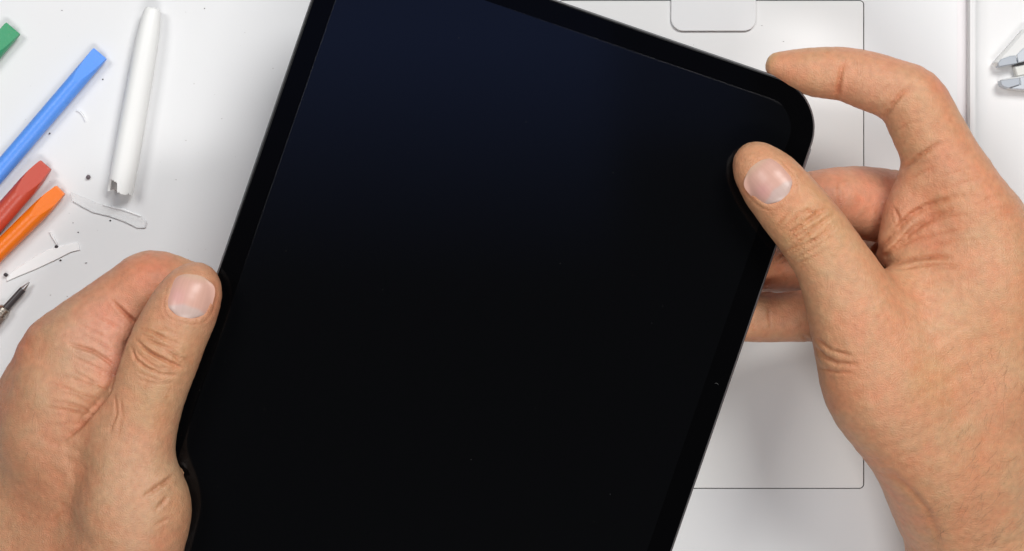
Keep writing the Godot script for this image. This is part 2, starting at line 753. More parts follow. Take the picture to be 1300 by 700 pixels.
func hairs(f: Flesh, hand: Node3D, spots: Array, amount: int, seed_value: int) -> void:
	# spots: [x, z, spread, direction]
	var rng := RandomNumberGenerator.new()
	rng.seed = seed_value
	var st := SurfaceTool.new()
	st.begin(Mesh.PRIMITIVE_TRIANGLES)
	var base_at := 0
	for k in amount:
		var s = spots[rng.randi() % spots.size()]
		var p := Vector2(s[0] + rng.randfn(0.0, s[2]), s[1] + rng.randfn(0.0, s[2]))
		var dir: float = s[3] + rng.randfn(0.0, 0.34)
		var bend := rng.randfn(0.0, 0.13)
		var len_ := rng.randf_range(3.0, 9.5)
		var steps := 7
		var thick := rng.randf_range(0.02, 0.036)
		var q := p
		for i in steps + 1:
			var t := float(i) / steps
			var y := f.skin_top(q.x, q.y) + 0.6 * sin(PI * 0.75 * t)
			var side := Vector2(cos(dir), sin(dir)).orthogonal()
			var w := thick * (1.0 - 0.75 * t)
			for c in 3:
				var a := TAU * c / 3
				st.add_vertex(Vector3(q.x + side.x * w * cos(a), y + w * sin(a), q.y + side.y * w * cos(a)) * MM)
			if i > 0:
				for c in 3:
					var a0 := base_at + (i - 1) * 3 + c
					var a1 := base_at + (i - 1) * 3 + (c + 1) % 3
					for e in [a0, a1, a1 + 3, a0, a1 + 3, a0 + 3]: st.add_index(e)
			q += Vector2(cos(dir), sin(dir)) * (len_ / steps)
			dir += bend
		base_at += (steps + 1) * 3
	st.generate_normals()
	var o := piece("arm_hair", st.commit(), paint(Color(0.07, 0.04, 0.022), 0.5), hand)
	o.set_meta("kind", "stuff")

func holding_left() -> void:
	var f := Flesh.new()
	f.cell = CELL
	f.seed_value = 11
	f.base = Vector3(0.585, 0.298, 0.168)
	# back of the hand and forearm, then the fingers, then the thumb over them
	f.chain([[-177.5, 38, 235.7, 30.5], [-169.7, 36, 169.7, 30.0], [-162.5, 36, 125.2, 28.9], [-164.1, 36, 91.8, 27.8], [-164.2, 38, 66.6, 23.9], [-162.1, 42, 46.9, 19.8]], 10.0, 10.0, 0.82)
	f.chain([[-154.4, 42, 113.0, 16.5], [-157.5, 45, 79.6, 17.0], [-159.3, 49, 51.8, 16.1], [-157.9, 50, 30.5, 14.2], [-150.1, 51, 21.8, 13.1], [-139.8, 52, 14.1, 12.5], [-130.8, 52, 7.6, 12.2], [-124.3, 52, 3.8, 12.5], [-116.7, 49, 4.9, 11.5], [-109.1, 45.5, 7.4, 10.4], [-100.4, 43.5, 10.5, 9.4], [-90.8, 43.5, 14.3, 8.3]], 8.0, 5.0)
	f.chain([[-165.1, 32, 97.9, 19.6], [-167.3, 32, 58.8, 17.4], [-165.1, 32, 42.0, 15.1], [-150.7, 34, 33.5, 13.4], [-133.5, 36, 27.3, 12.8], [-116.0, 41, 28.2, 11.0], [-99.1, 43, 30.8, 9.4], [-89.4, 43.5, 33.0, 8.0]], 3.0, 1.5)
	f.chain([[-167.6, 22, 105.1, 18.7], [-170.9, 20, 71.2, 17.1], [-169.2, 20, 59.8, 14.8], [-149.9, 25, 50.9, 13.0], [-129.9, 33, 46.1, 12.0], [-110.4, 41, 48.3, 10.2], [-93.6, 43, 52.3, 8.5]], 3.0, 1.0)
	f.chain([[-169.1, 16, 111.8, 16.6], [-170.7, 14, 83.3, 14.9], [-166.2, 16, 74.5, 12.6], [-147.3, 24, 70.8, 11.3], [-128.2, 35, 67.4, 10.0], [-110.1, 43, 69.4, 8.5], [-100.2, 44.5, 71.4, 7.1]], 3.0, 1.0)
	f.chain([[-144.3, 50, 149.8, 19.1], [-133.6, 62, 109.6, 16.6], [-128.1, 68, 90.0, 15.9], [-127.7, 70, 76.5, 16.4], [-127.5, 71, 65.9, 14.8], [-125.9, 71.5, 55.3, 13.2], [-123.1, 72, 44.7, 12.4], [-120.1, 72.5, 35.5, 12.4], [-116.7, 72.5, 26.3, 12.6], [-113.4, 72, 18.7, 12.1], [-110.1, 71.5, 11.8, 11.6], [-107.2, 71, 6.3, 10.1], [-105.8, 70.5, 3.7, 8.2]], 22.0, 0.6, 0.88, 0.30, 0.47)
	# the ball of the thumb wraps the tablet's edge
	f.chain([[-126.2, 70, 80.5, 15.8], [-124.2, 69, 78.8, 15.3], [-130.1, 66, 93.0, 15.9]], 9.0, 9.0, 0.8)
	# skin of the web between thumb and forefinger
	f.chain([[-156.0, 58, 56.5, 11.8], [-145.9, 62, 49.4, 11.2], [-135.5, 66, 51.8, 10.6]], 16.0, 12.0, 0.8)
	f.chain([[-152.8, 60, 40.2, 10.7], [-144.0, 61, 34.8, 10.2], [-138.7, 61, 30.0, 8.6]], 10.0, 3.0, 0.8)
	f.chain([[-147.5, 60, 24.1, 8.0], [-139.4, 60, 20.9, 7.5], [-135.1, 60, 18.8, 5.9]], 8.0, 2.0, 0.8)
	f.chain([[-144.9, 50, 100.8, 14.2], [-145.8, 53, 78.6, 13.6], [-146.8, 56, 62.1, 12.4]], 16.0, 14.0, 0.85)
	# folds
	f.crease([Vector2(-126.2, 16.4), Vector2(-128.5, 23.2), Vector2(-131.4, 30.9), Vector2(-133.3, 38.8), Vector2(-136.5, 42.8)], 1.21, 0.54)
	f.crease([Vector2(-124.0, 21.2), Vector2(-120.6, 24.1), Vector2(-116.1, 26.5), Vector2(-111.7, 29.0), Vector2(-108.4, 30.7)], 1.81, 0.56)
	f.crease([Vector2(-122.7, 17.6), Vector2(-118.3, 18.5), Vector2(-113.9, 20.7), Vector2(-109.5, 22.4)], 1.32, 0.54)
	f.crease([Vector2(-125.6, 23.6), Vector2(-123.9, 27.4), Vector2(-120.0, 30.2), Vector2(-115.0, 32.4), Vector2(-110.6, 32.9)], 1.39, 0.54)
	f.crease([Vector2(-121.2, 20.2), Vector2(-116.1, 22.4), Vector2(-111.7, 24.1), Vector2(-109.0, 26.5)], 0.99, 0.45)
	f.crease([Vector2(-118.3, 17.1), Vector2(-113.9, 17.6), Vector2(-110.6, 18.8)], 0.73, 0.45)
	f.crease([Vector2(-113.4, 25.1), Vector2(-109.8, 26.7), Vector2(-106.7, 28.0)], 0.82, 0.45)
	f.crease([Vector2(-122.7, 34.0), Vector2(-117.3, 35.5), Vector2(-111.7, 35.2)], 0.59, 0.45)
	f.crease([Vector2(-123.8, 31.1), Vector2(-120.1, 32.9), Vector2(-115.5, 34.4)], 0.53, 0.41)
	f.crease([Vector2(-149.2, 23.0), Vector2(-145.2, 24.2), Vector2(-140.7, 25.6), Vector2(-136.7, 28.2), Vector2(-133.2, 31.4)], 1.76, 0.63)
	f.crease([Vector2(-135.1, 8.8), Vector2(-132.2, 11.6), Vector2(-129.2, 14.7), Vector2(-127.6, 17.1)], 1.76, 0.68)
	f.crease([Vector2(-141.7, 13.3), Vector2(-137.8, 14.9), Vector2(-133.2, 17.3), Vector2(-130.6, 19.7)], 0.55, 0.50)
	f.crease([Vector2(-146.5, 16.0), Vector2(-141.2, 18.7), Vector2(-135.4, 21.8)], 0.48, 0.50)
	f.crease([Vector2(-147.1, 32.1), Vector2(-141.8, 34.9), Vector2(-135.2, 38.2)], 0.62, 0.45)
	f.crease([Vector2(-150.9, 33.2), Vector2(-143.2, 35.9), Vector2(-135.2, 38.0)], 0.44, 0.45)
	f.crease([Vector2(-133.4, 38.1), Vector2(-137.1, 42.9), Vector2(-140.1, 46.3), Vector2(-143.5, 49.8), Vector2(-146.5, 52.4), Vector2(-152.0, 56.4)], 1.98, 0.72)
	f.crease([Vector2(-139.8, 46.3), Vector2(-144.3, 45.5), Vector2(-148.5, 45.0), Vector2(-156.5, 44.0)], 0.88, 0.54)
	f.crease([Vector2(-140.3, 45.8), Vector2(-142.7, 44.7), Vector2(-150.4, 42.4)], 0.66, 0.54)
	f.crease([Vector2(-138.2, 43.4), Vector2(-143.5, 41.0), Vector2(-150.9, 38.9)], 0.55, 0.54)
	f.crease([Vector2(-142.4, 49.0), Vector2(-148.3, 49.2), Vector2(-154.6, 50.3)], 0.44, 0.54)
	f.crease([Vector2(-122.2, 22.3), Vector2(-119.1, 24.9), Vector2(-115.5, 27.2), Vector2(-112.4, 29.0)], 0.99, 0.41)
	f.crease([Vector2(-120.1, 21.2), Vector2(-116.0, 22.8), Vector2(-111.3, 25.9), Vector2(-108.7, 29.0)], 0.82, 0.41)
	f.crease([Vector2(-123.2, 25.4), Vector2(-120.1, 28.0), Vector2(-116.0, 30.6), Vector2(-112.4, 31.3)], 0.82, 0.41)
	f.crease([Vector2(-117.5, 20.2), Vector2(-113.4, 21.5), Vector2(-109.8, 24.1)], 0.66, 0.36)
	f.crease([Vector2(-121.7, 19.2), Vector2(-117.5, 20.7), Vector2(-114.4, 22.0)], 0.66, 0.36)
	f.crease([Vector2(-119.1, 31.1), Vector2(-115.0, 30.0), Vector2(-110.8, 30.6)], 0.66, 0.36)
	f.crease([Vector2(-154.1, 36.1), Vector2(-146.1, 39.0), Vector2(-137.6, 41.2)], 0.66, 0.45)
	f.crease([Vector2(-155.1, 42.0), Vector2(-147.7, 43.0), Vector2(-141.3, 44.4)], 0.55, 0.45)
	f.crease([Vector2(-144.4, 20.2), Vector2(-139.1, 22.4), Vector2(-133.8, 25.8)], 0.66, 0.45)
	f.crease([Vector2(-147.6, 27.2), Vector2(-141.2, 30.1), Vector2(-134.3, 33.6)], 0.55, 0.45)
	f.crease([Vector2(-131.2, 39.7), Vector2(-130.2, 45.5), Vector2(-132.7, 52.2)], 0.66, 0.54)
	f.crease([Vector2(-129.1, 40.5), Vector2(-128.1, 46.2), Vector2(-129.6, 53.5)], 0.44, 0.54)
	f.crease([Vector2(-112.5, 66.5), Vector2(-114.5, 68.3), Vector2(-117.7, 70.6), Vector2(-121.0, 72.7)], 1.65, 0.81)
	f.crease([Vector2(-113.5, 72.7), Vector2(-114.8, 74.5), Vector2(-116.9, 76.9)], 0.99, 0.72)
	f.crease([Vector2(-113.2, 80.0), Vector2(-114.8, 80.8), Vector2(-117.9, 82.6)], 0.55, 0.63)
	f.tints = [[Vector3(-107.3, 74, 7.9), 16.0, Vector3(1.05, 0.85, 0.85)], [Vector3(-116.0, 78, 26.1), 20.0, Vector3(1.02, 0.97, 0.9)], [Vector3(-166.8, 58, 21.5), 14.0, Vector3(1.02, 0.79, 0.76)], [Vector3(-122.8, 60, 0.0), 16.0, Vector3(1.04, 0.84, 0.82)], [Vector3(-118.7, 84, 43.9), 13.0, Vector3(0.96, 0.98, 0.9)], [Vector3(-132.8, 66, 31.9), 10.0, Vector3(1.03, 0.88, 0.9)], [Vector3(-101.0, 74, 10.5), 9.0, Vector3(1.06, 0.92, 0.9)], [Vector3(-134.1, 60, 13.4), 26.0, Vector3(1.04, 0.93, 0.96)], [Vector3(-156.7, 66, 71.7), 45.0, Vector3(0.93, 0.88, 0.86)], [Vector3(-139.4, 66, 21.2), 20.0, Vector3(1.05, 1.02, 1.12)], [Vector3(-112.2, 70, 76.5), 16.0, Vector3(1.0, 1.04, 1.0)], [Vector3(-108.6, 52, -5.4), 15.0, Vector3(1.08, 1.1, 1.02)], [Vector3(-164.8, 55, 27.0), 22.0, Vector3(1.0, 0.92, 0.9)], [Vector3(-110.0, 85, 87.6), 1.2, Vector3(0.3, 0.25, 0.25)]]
	var t := thing("hand", Vector3.ZERO)
	tag(t, "bare hand with thumb over the tablet's long edge, beside the orange stick and the pen", "hand", "hands of one person holding the tablet")
	fingernail(f, t, Vector2(-106.41, 6.99), Vector2(-0.22, 0.975), 15.0, 16.4, 0.42)
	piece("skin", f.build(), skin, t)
	hairs(f, t, [[Vector2(-161.00, 76.54), 9.0, 2.2], [Vector2(-166.28, 55.43), 6.0, 2.4]].map(func(s): return [s[0].x, s[0].y, s[1], s[2]]), 14, 7)

func holding_right() -> void:
	var f := Flesh.new()
	f.cell = CELL
	f.seed_value = 23
	f.base = Vector3(0.635, 0.319, 0.172)
	f.chain([[190.9, 30, 233.0, 29.2], [180.2, 28, 171.7, 27.6], [171.9, 25, 127.3, 25.5], [169.1, 25, 104.6, 25.5], [165.5, 28, 85.9, 24.2], [163.1, 31, 71.5, 28.0], [160.4, 40, 53.9, 27.6], [162.1, 44, 27.5, 25.8], [163.3, 46, 5.5, 21.9], [162.8, 48, -10.9, 18.0]], 10.0, 10.0, 0.95)
	# forefinger, hooked over the corner
	f.chain([[162.4, 54, 35.2, 17.9], [164.0, 56, 8.1, 17.3], [160.5, 57, -13.5, 16.2], [153.8, 58, -28.0, 14.0], [147.7, 59, -38.9, 12.5], [141.6, 60, -49.3, 12.2], [136.0, 61, -59.4, 11.5], [128.6, 60.5, -63.8, 10.3], [120.7, 60, -66.5, 9.9], [113.3, 59, -68.7, 9.1], [104.8, 58.5, -69.3, 8.5], [96.8, 58, -70.5, 6.6], [91.5, 57.5, -71.6, 4.8]], 9.0, 4.0)
	# middle, ring and little finger under the tablet
	f.chain([[164.7, 38, 19.4, 19.4], [163.0, 36, -5.6, 16.1], [152.3, 34, -16.7, 14.0], [138.9, 34, -22.9, 13.4], [123.6, 37, -25.6, 12.9], [110.3, 42, -25.4, 12.1], [99.2, 42.5, -24.2, 10.7], [86.6, 44, -22.0, 9.3], [78.2, 45, -20.3, 7.7]], 3.0, 1.0)
	f.chain([[167.1, 24, 34.0, 18.7], [163.6, 22, 11.9, 15.9], [149.8, 19, 0.6, 13.1], [133.1, 17, -3.4, 10.6], [117.1, 18, -3.7, 9.4], [102.6, 20, -3.1, 9.1], [88.9, 26, -2.3, 8.5], [76.3, 38, 0.0, 7.5]], 3.0, 0.5)
	f.chain([[166.9, 20, 54.1, 17.1], [156.2, 22, 34.1, 13.6], [135.1, 28, 20.8, 11.0], [118.8, 33, 15.6, 9.8], [108.5, 36, 13.9, 9.6], [100.4, 38, 14.4, 9.0], [92.6, 40, 14.7, 8.7], [88.3, 41, 14.6, 8.8], [81.1, 43.5, 15.4, 7.7], [72.6, 46, 16.4, 6.0]], 3.0, 0.4)
	# thumb over the glass
	f.chain([[175.0, 24, 127.4, 11.3], [165.1, 32, 97.9, 12.9], [151.5, 45, 76.3, 14.5], [140.0, 55, 60.0, 16.2], [131.4, 60, 48.3, 18.0], [125.4, 63, 36.3, 20.0], [120.8, 65, 23.9, 18.6], [115.5, 67.5, 12.2, 16.2], [111.0, 69, 2.6, 14.0], [106.0, 70.5, -6.3, 12.5], [99.3, 71.5, -15.8, 12.0], [92.9, 71.5, -23.7, 11.6], [87.2, 71, -30.6, 10.8], [83.4, 70, -35.1, 9.2], [81.9, 69.5, -37.0, 7.9]], 22.0, 0.8, 0.88, 0.32, 0.52)
	# web and its folds
	f.chain([[126.0, 60, 13.4, 9.7], [137.6, 56, 2.7, 9.7], [148.4, 56, -8.1, 9.7], [154.9, 58, -18.8, 9.1]], 10.0, 10.0, 0.9)
	f.chain([[132.2, 56, 32.4, 16.2], [145.2, 58, 18.8, 15.1], [156.0, 58, 5.4, 13.4]], 16.0, 16.0, 0.9)
	f.chain([[130.4, 49, -7.6, 4.1], [134.4, 53, -13.6, 3.8], [139.5, 57, -18.9, 3.5], [146.4, 60, -23.1, 2.9]], 3.0, 6.0)
	f.chain([[133.6, 52, -4.9, 3.8], [137.4, 57, -10.2, 3.5], [143.0, 61, -15.5, 2.9]], 3.0, 6.0)
	f.chain([[133.0, 52, -12.5, 6.8], [135.6, 55, -22.7, 7.6], [139.5, 57, -30.7, 8.1]], 1.0, 6.0)
	f.crease([Vector2(89.6, -11.4), Vector2(92.7, -14.5), Vector2(96.3, -17.1), Vector2(99.9, -19.7), Vector2(104.6, -22.5)], 1.65, 0.54)
	f.crease([Vector2(91.7, -8.8), Vector2(96.8, -12.9), Vector2(102.0, -17.3), Vector2(106.7, -20.5)], 1.48, 0.54)
	f.crease([Vector2(89.1, -15.0), Vector2(94.2, -20.2), Vector2(99.9, -23.0)], 0.99, 0.45)
	f.crease([Vector2(89.6, -7.8), Vector2(94.8, -9.8), Vector2(101.0, -12.2), Vector2(107.7, -16.6)], 0.99, 0.45)
	f.crease([Vector2(87.3, -16.1), Vector2(90.1, -19.9), Vector2(92.7, -22.5)], 0.99, 0.45)
	f.crease([Vector2(94.8, -18.4), Vector2(97.6, -21.2), Vector2(101.0, -21.0), Vector2(100.2, -18.1)], 1.15, 0.45)
	f.crease([Vector2(93.7, -3.6), Vector2(99.4, -6.2), Vector2(105.1, -9.8)], 0.59, 0.45)
	f.crease([Vector2(123.8, -7.4), Vector2(128.8, -13.0), Vector2(135.4, -20.6), Vector2(141.2, -24.0), Vector2(150.4, -26.7)], 2.10, 0.99)
	f.crease([Vector2(127.7, -5.8), Vector2(131.2, -9.8), Vector2(135.4, -14.8), Vector2(142.0, -19.5), Vector2(146.7, -21.6)], 1.87, 0.90)
	f.crease([Vector2(129.6, -4.2), Vector2(135.4, -5.5), Vector2(142.0, -6.3), Vector2(146.7, -6.1)], 1.54, 0.81)
	f.crease([Vector2(90.6, -10.9), Vector2(94.2, -13.5), Vector2(98.4, -15.8), Vector2(102.5, -18.6)], 0.99, 0.41)
	f.crease([Vector2(90.6, -13.2), Vector2(94.8, -16.6), Vector2(99.4, -20.2), Vector2(102.5, -21.7)], 0.82, 0.41)
	f.crease([Vector2(92.7, -7.2), Vector2(97.3, -10.4), Vector2(102.5, -14.0), Vector2(105.6, -17.1)], 0.82, 0.41)
	f.crease([Vector2(92.2, -16.1), Vector2(96.3, -18.6), Vector2(98.4, -19.7)], 0.66, 0.36)
	f.crease([Vector2(96.8, -14.8), Vector2(99.9, -16.1), Vector2(104.1, -19.2)], 0.66, 0.36)
	f.crease([Vector2(93.2, -5.2), Vector2(98.4, -8.3), Vector2(105.1, -12.9)], 0.66, 0.36)
	f.crease([Vector2(132.0, -2.1), Vector2(137.2, -3.2), Vector2(143.6, -3.7), Vector2(150.4, -3.2)], 0.88, 0.54)
	f.crease([Vector2(130.9, -8.4), Vector2(135.7, -11.6), Vector2(139.9, -13.2)], 0.77, 0.54)
	f.crease([Vector2(126.2, -8.4), Vector2(130.4, -12.4), Vector2(134.1, -17.2)], 0.77, 0.54)
	f.crease([Vector2(137.2, -11.1), Vector2(144.1, -14.3), Vector2(152.0, -15.8)], 0.66, 0.54)
	f.crease([Vector2(138.8, -16.9), Vector2(146.2, -19.5), Vector2(154.7, -21.1)], 0.55, 0.54)
	f.crease([Vector2(139.9, -10.0), Vector2(147.8, -11.6), Vector2(156.8, -12.1)], 0.44, 0.54)
	f.crease([Vector2(139.4, -2.1), Vector2(146.2, -2.6), Vector2(153.6, -1.6)], 0.44, 0.54)
	f.crease([Vector2(143.6, -28.9), Vector2(150.5, -31.0), Vector2(156.8, -32.6)], 0.40, 0.45)
	f.crease([Vector2(142.1, -32.6), Vector2(148.4, -34.7), Vector2(154.7, -36.3)], 0.40, 0.45)
	f.crease([Vector2(154.2, -23.2), Vector2(160.0, -26.3), Vector2(164.7, -27.4)], 0.35, 0.45)
	f.crease([Vector2(155.2, -19.5), Vector2(161.5, -22.6), Vector2(166.3, -23.2)], 0.35, 0.45)
	f.crease([Vector2(129.8, -23.7), Vector2(131.7, -19.4), Vector2(132.2, -15.1)], 0.77, 0.54)
	f.crease([Vector2(110.4, -59.3), Vector2(110.1, -63.6), Vector2(110.4, -67.9), Vector2(111.5, -71.6)], 1.76, 0.72)
	f.crease([Vector2(125.9, -53.5), Vector2(127.5, -57.2), Vector2(130.4, -60.9), Vector2(133.6, -63.6)], 1.54, 0.72)
	f.crease([Vector2(133.1, -36.4), Vector2(136.3, -39.6), Vector2(140.1, -42.5), Vector2(143.8, -44.4)], 1.54, 0.72)
	f.crease([Vector2(133.6, -32.1), Vector2(137.9, -34.7), Vector2(142.7, -36.9)], 0.55, 0.54)
	f.crease([Vector2(128.8, -48.6), Vector2(132.6, -50.8), Vector2(136.3, -51.9)], 0.44, 0.45)
	f.crease([Vector2(101.3, 23.6), Vector2(104.6, 27.3), Vector2(107.8, 29.0), Vector2(114.2, 29.5)], 1.54, 0.72)
	f.crease([Vector2(101.3, 20.9), Vector2(106.2, 24.9), Vector2(112.6, 26.5)], 0.88, 0.63)
	f.crease([Vector2(103.0, 31.1), Vector2(107.8, 32.2), Vector2(113.1, 32.2)], 0.66, 0.54)
	f.crease([Vector2(127.3, 66.1), Vector2(131.7, 69.9), Vector2(136.6, 74.3), Vector2(140.9, 79.2), Vector2(145.3, 86.9), Vector2(147.5, 95.6)], 0.62, 1.17)
	f.crease([Vector2(89.0, 9.6), Vector2(88.8, 13.7), Vector2(89.6, 18.7)], 0.77, 0.45)
	f.crease([Vector2(112.7, -33.5), Vector2(112.1, -28.0), Vector2(113.2, -22.5)], 0.66, 0.45)
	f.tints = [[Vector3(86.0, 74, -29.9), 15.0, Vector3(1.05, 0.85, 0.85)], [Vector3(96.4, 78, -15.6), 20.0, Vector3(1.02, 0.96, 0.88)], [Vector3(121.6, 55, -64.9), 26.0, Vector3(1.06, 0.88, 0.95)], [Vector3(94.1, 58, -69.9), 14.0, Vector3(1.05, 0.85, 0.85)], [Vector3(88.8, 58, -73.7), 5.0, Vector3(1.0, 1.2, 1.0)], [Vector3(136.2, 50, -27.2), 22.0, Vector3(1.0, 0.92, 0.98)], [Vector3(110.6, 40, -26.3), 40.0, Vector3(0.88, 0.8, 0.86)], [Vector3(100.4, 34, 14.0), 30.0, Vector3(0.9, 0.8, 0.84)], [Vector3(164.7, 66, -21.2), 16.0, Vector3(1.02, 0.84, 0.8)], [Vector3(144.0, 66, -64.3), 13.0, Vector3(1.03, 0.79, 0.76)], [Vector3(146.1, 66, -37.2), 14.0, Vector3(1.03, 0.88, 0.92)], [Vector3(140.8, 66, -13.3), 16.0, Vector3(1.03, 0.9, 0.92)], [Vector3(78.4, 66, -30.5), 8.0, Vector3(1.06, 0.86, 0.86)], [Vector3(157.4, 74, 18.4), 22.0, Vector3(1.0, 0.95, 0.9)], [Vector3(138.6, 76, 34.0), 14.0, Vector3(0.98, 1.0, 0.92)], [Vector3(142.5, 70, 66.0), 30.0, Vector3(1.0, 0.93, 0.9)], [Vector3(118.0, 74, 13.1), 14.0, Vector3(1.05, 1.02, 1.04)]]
	var t := thing("hand", Vector3.ZERO)
	tag(t, "bare hand with hooked forefinger on the tablet's corner and thumb pressed on the glass", "hand", "hands of one person holding the tablet")
	fingernail(f, t, Vector2(85.05, -30.94), Vector2(0.66, 0.751), 14.6, 16.4, 0.42)
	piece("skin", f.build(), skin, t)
	hairs(f, t, [[Vector2(156.71, 55.78), 9.0, 2.1], [Vector2(164.38, 77.51), 10.0, 2.3], [Vector2(163.64, 34.31), 8.0, 2.0], [Vector2(151.96, 83.38), 6.0, 2.3], [Vector2(169.44, 91.45), 8.0, 2.4]].map(func(s): return [s[0].x, s[0].y, s[1], s[2]]), 150, 9)


func _ready() -> void:
	# ------------------------------------------------ camera, light, exposure
	var cam := Camera3D.new()
	cam.name = "camera"
	cam.fov = 16.68
	cam.near = 0.05
	cam.far = 12.0
	add_child(cam)
	cam.look_at_from_position(Vector3(0.0, 0.7, 0.0), Vector3(0.0, 0.0, 0.0), Vector3(0.0, 0.0, -1.0))
	cam.current = true
	var env := Environment.new()
	env.background_mode = Environment.BG_COLOR
	env.background_color = Color(0.014, 0.0145, 0.016).linear_to_srgb()
	env.tonemap_mode = Environment.TONE_MAPPER_LINEAR
	env.tonemap_exposure = 1.0
	env.sdfgi_enabled = true
	env.ssao_enabled = true
	env.ssil_enabled = true
	var we := WorldEnvironment.new()
	we.environment = env
	add_child(we)
	# two softboxes over the table, one either side of the camera, an added fill lamp behind the person and added dim blue strips that tint the screen's reflection
	lamp("softbox", Vector3(-0.70, 1.3, -0.45), Vector3(-0.05, 0.0, 0.0), Vector2(0.5, 0.5), 0.72, Color(1.0, 0.997, 0.99))
	lamp("softbox_001", Vector3(0.55, 1.3, -0.82), Vector3(0.05, 0.0, 0.0), Vector2(0.6, 0.5), 1.75, Color(1.0, 0.997, 0.99))
	lamp("added_fill_lamp", Vector3(0.25, 1.75, 1.05), Vector3(0.05, 0.0, 0.0), Vector2(0.9, 0.3), 1.6, Color(1.0, 0.992, 0.985))  # added fill to lift the table between tablet and hand
	var bank := [[-0.458, 0.483, 1.0], [-0.197, 0.0395, 0.78], [-0.1575, 0.0395, 0.57], [-0.118, 0.0395, 0.38], [-0.0785, 0.0395, 0.22], [-0.039, 0.0395, 0.10]]  # added unseen strips, graded to put a navy sheen on the screen
	for k in bank.size():
		var at := Vector3(-0.1, 1.3, bank[k][0])
		lamp("added_sheen_panel" if k == 0 else "added_sheen_panel_%03d" % k, at, Vector3(at.x, 0.0, at.z), Vector2(0.4, bank[k][1]), 0.14 * 0.4 * bank[k][1] * bank[k][2], Color(0.48, 0.62, 1.0))
		if k < 3:
			for side in [-1.0, 1.0]:
				var by := Vector3(at.x + side * 0.27, 1.3, at.z)
				lamp("added_sheen_side_panel_%d" % (2 * k + int(side > 0.0)), by, Vector3(by.x, 0.0, by.z), Vector2(0.14, bank[k][1]), 0.06 * 0.14 * bank[k][1] * bank[k][2], Color(0.48, 0.62, 1.0))


	# ------------------------------------------------ the table top, with a shallow pocket for the white panel
	var white := paint(Color(0.775, 0.78, 0.787), 0.42, 0.4)
	grain(white, noise_tex(512, 0.05, 3, FastNoiseLite.TYPE_SIMPLEX_SMOOTH, 4), 0.012, 14.0)
	var pc := Vector2(74.19, -11.58)
	var gap := 0.26
	var hw := 56.74
	var hd := 90.76
	var desk := SurfaceTool.new()
	desk.begin(Mesh.PRIMITIVE_TRIANGLES)
	var hole := rounded_ring(hw + gap, hd + gap, 1.8, 0.0, 8)
	var n := hole.size()
	for p in hole:
		var q := Vector2(p.x, p.z)
		var s := minf(700.0 / maxf(absf(q.x), 1e-3), 600.0 / maxf(absf(q.y), 1e-3))
		desk.add_vertex(Vector3(q.x * s + pc.x, 0.0, q.y * s + pc.y) * MM)
		desk.add_vertex(Vector3(p.x + pc.x, 0.0, p.z + pc.y) * MM)
	for i in n:
		var a := 2 * i; var b := 2 * ((i + 1) % n)
		for e in [a, b + 1, a + 1, a, b, b + 1]: desk.add_index(e)
	var corner := 2 * n
	desk.generate_normals()
	piece("table_top", desk.commit(), white).set_meta("kind", "structure")
	var pocket := from_grid([rounded_ring(hw + gap, hd + gap, 1.8, 0.0, 8), rounded_ring(hw + gap, hd + gap, 1.8, -4.0, 8)])
	var dark_gap := paint(Color(0.18, 0.17, 0.165), 0.8)  # dark paint stands in for the shade inside the narrow seam
	var po := piece("table_pocket", hard(pocket), dark_gap)
	po.position = Vector3(pc.x, 0.0, pc.y) * MM
	po.set_meta("kind", "structure")
	var pf := piece("table_pocket_floor", slab_rings(hw + gap + 0.2, hd + gap + 0.2, 2.0, [[0.0, -4.6], [0.0, -4.0]], 8), dark_gap)
	pf.position = Vector3(pc.x, 0.0, pc.y) * MM
	pf.set_meta("kind", "structure")
	var panel := thing("paper_sheet", Vector3(pc.x, -3.9, pc.y))
	tag(panel, "large flat white card sheet with a thin dark seam all round, under the tablet's corner", "panel")
	var sheet := paint(Color(0.83, 0.828, 0.82), 0.4, 0.4)
	grain(sheet, noise_tex(512, 0.05, 8, FastNoiseLite.TYPE_SIMPLEX_SMOOTH, 4), 0.014, 11.0)
	piece("sheet", slab_rings(hw, hd, 1.5, [[0.0, 0.0], [0.0, 3.65], [0.12, 3.85], [0.3, 3.92]], 8), sheet, panel)

	# a small rounded card on the panel
	var kc := Vector2(74.97, -111.28)
	var card := thing("white_card", Vector3(kc.x, 0.05, kc.y))
	tag(card, "small white card with rounded corners lying on the white panel at the top", "card")
	piece("sheet", slab_rings(15.84, 20.4, 4.6, [[0.0, 0.0], [0.0, 0.85], [0.2, 1.1], [0.5, 1.15]], 10), paint(Color(0.84, 0.84, 0.84), 0.35), card)

	# the white tray at the right, and the grey-jawed clip in it
	var tc := Vector2(169.21, -11.73)
	var tray := thing("white_tray", Vector3(tc.x + 95.0, 0.05, tc.y - 60.0))
	tag(tray, "shallow white plastic tray with a raised rounded rim at the right edge", "tray")
	var gloss := paint(Color(0.79, 0.79, 0.79), 0.35)
	piece("tray_rim", slab_rings(95.0, 190.0, 9.0, [[0.0, 0.0], [0.05, 3.4], [0.35, 4.3], [1.1, 4.7], [2.0, 4.7], [2.6, 4.3], [3.4, 3.2], [5.0, 2.2], [7.5, 1.6], [10.0, 1.45]], 10), gloss, tray)
	var shadow_lip := piece("rim_shadow_lip", slab_rings(98.4, 193.4, 11.0, [[0.0, 0.0], [0.8, 0.05], [1.8, 0.18], [2.6, 0.4], [3.2, 0.8]], 10), paint(Color(0.80, 0.775, 0.785), 0.35), tray)  # lip added for the shadow band beside the rim, its pink tint painted in
	shadow_lip.position.y = 0.0
	var clip := thing("plastic_clip", Vector3(0.0, 1.6, 0.0))
	tag(clip, "white clip with two blunt grey jaws lying in the tray at the right edge", "clip")
	var pale := paint(Color(0.74, 0.745, 0.735), 0.4)
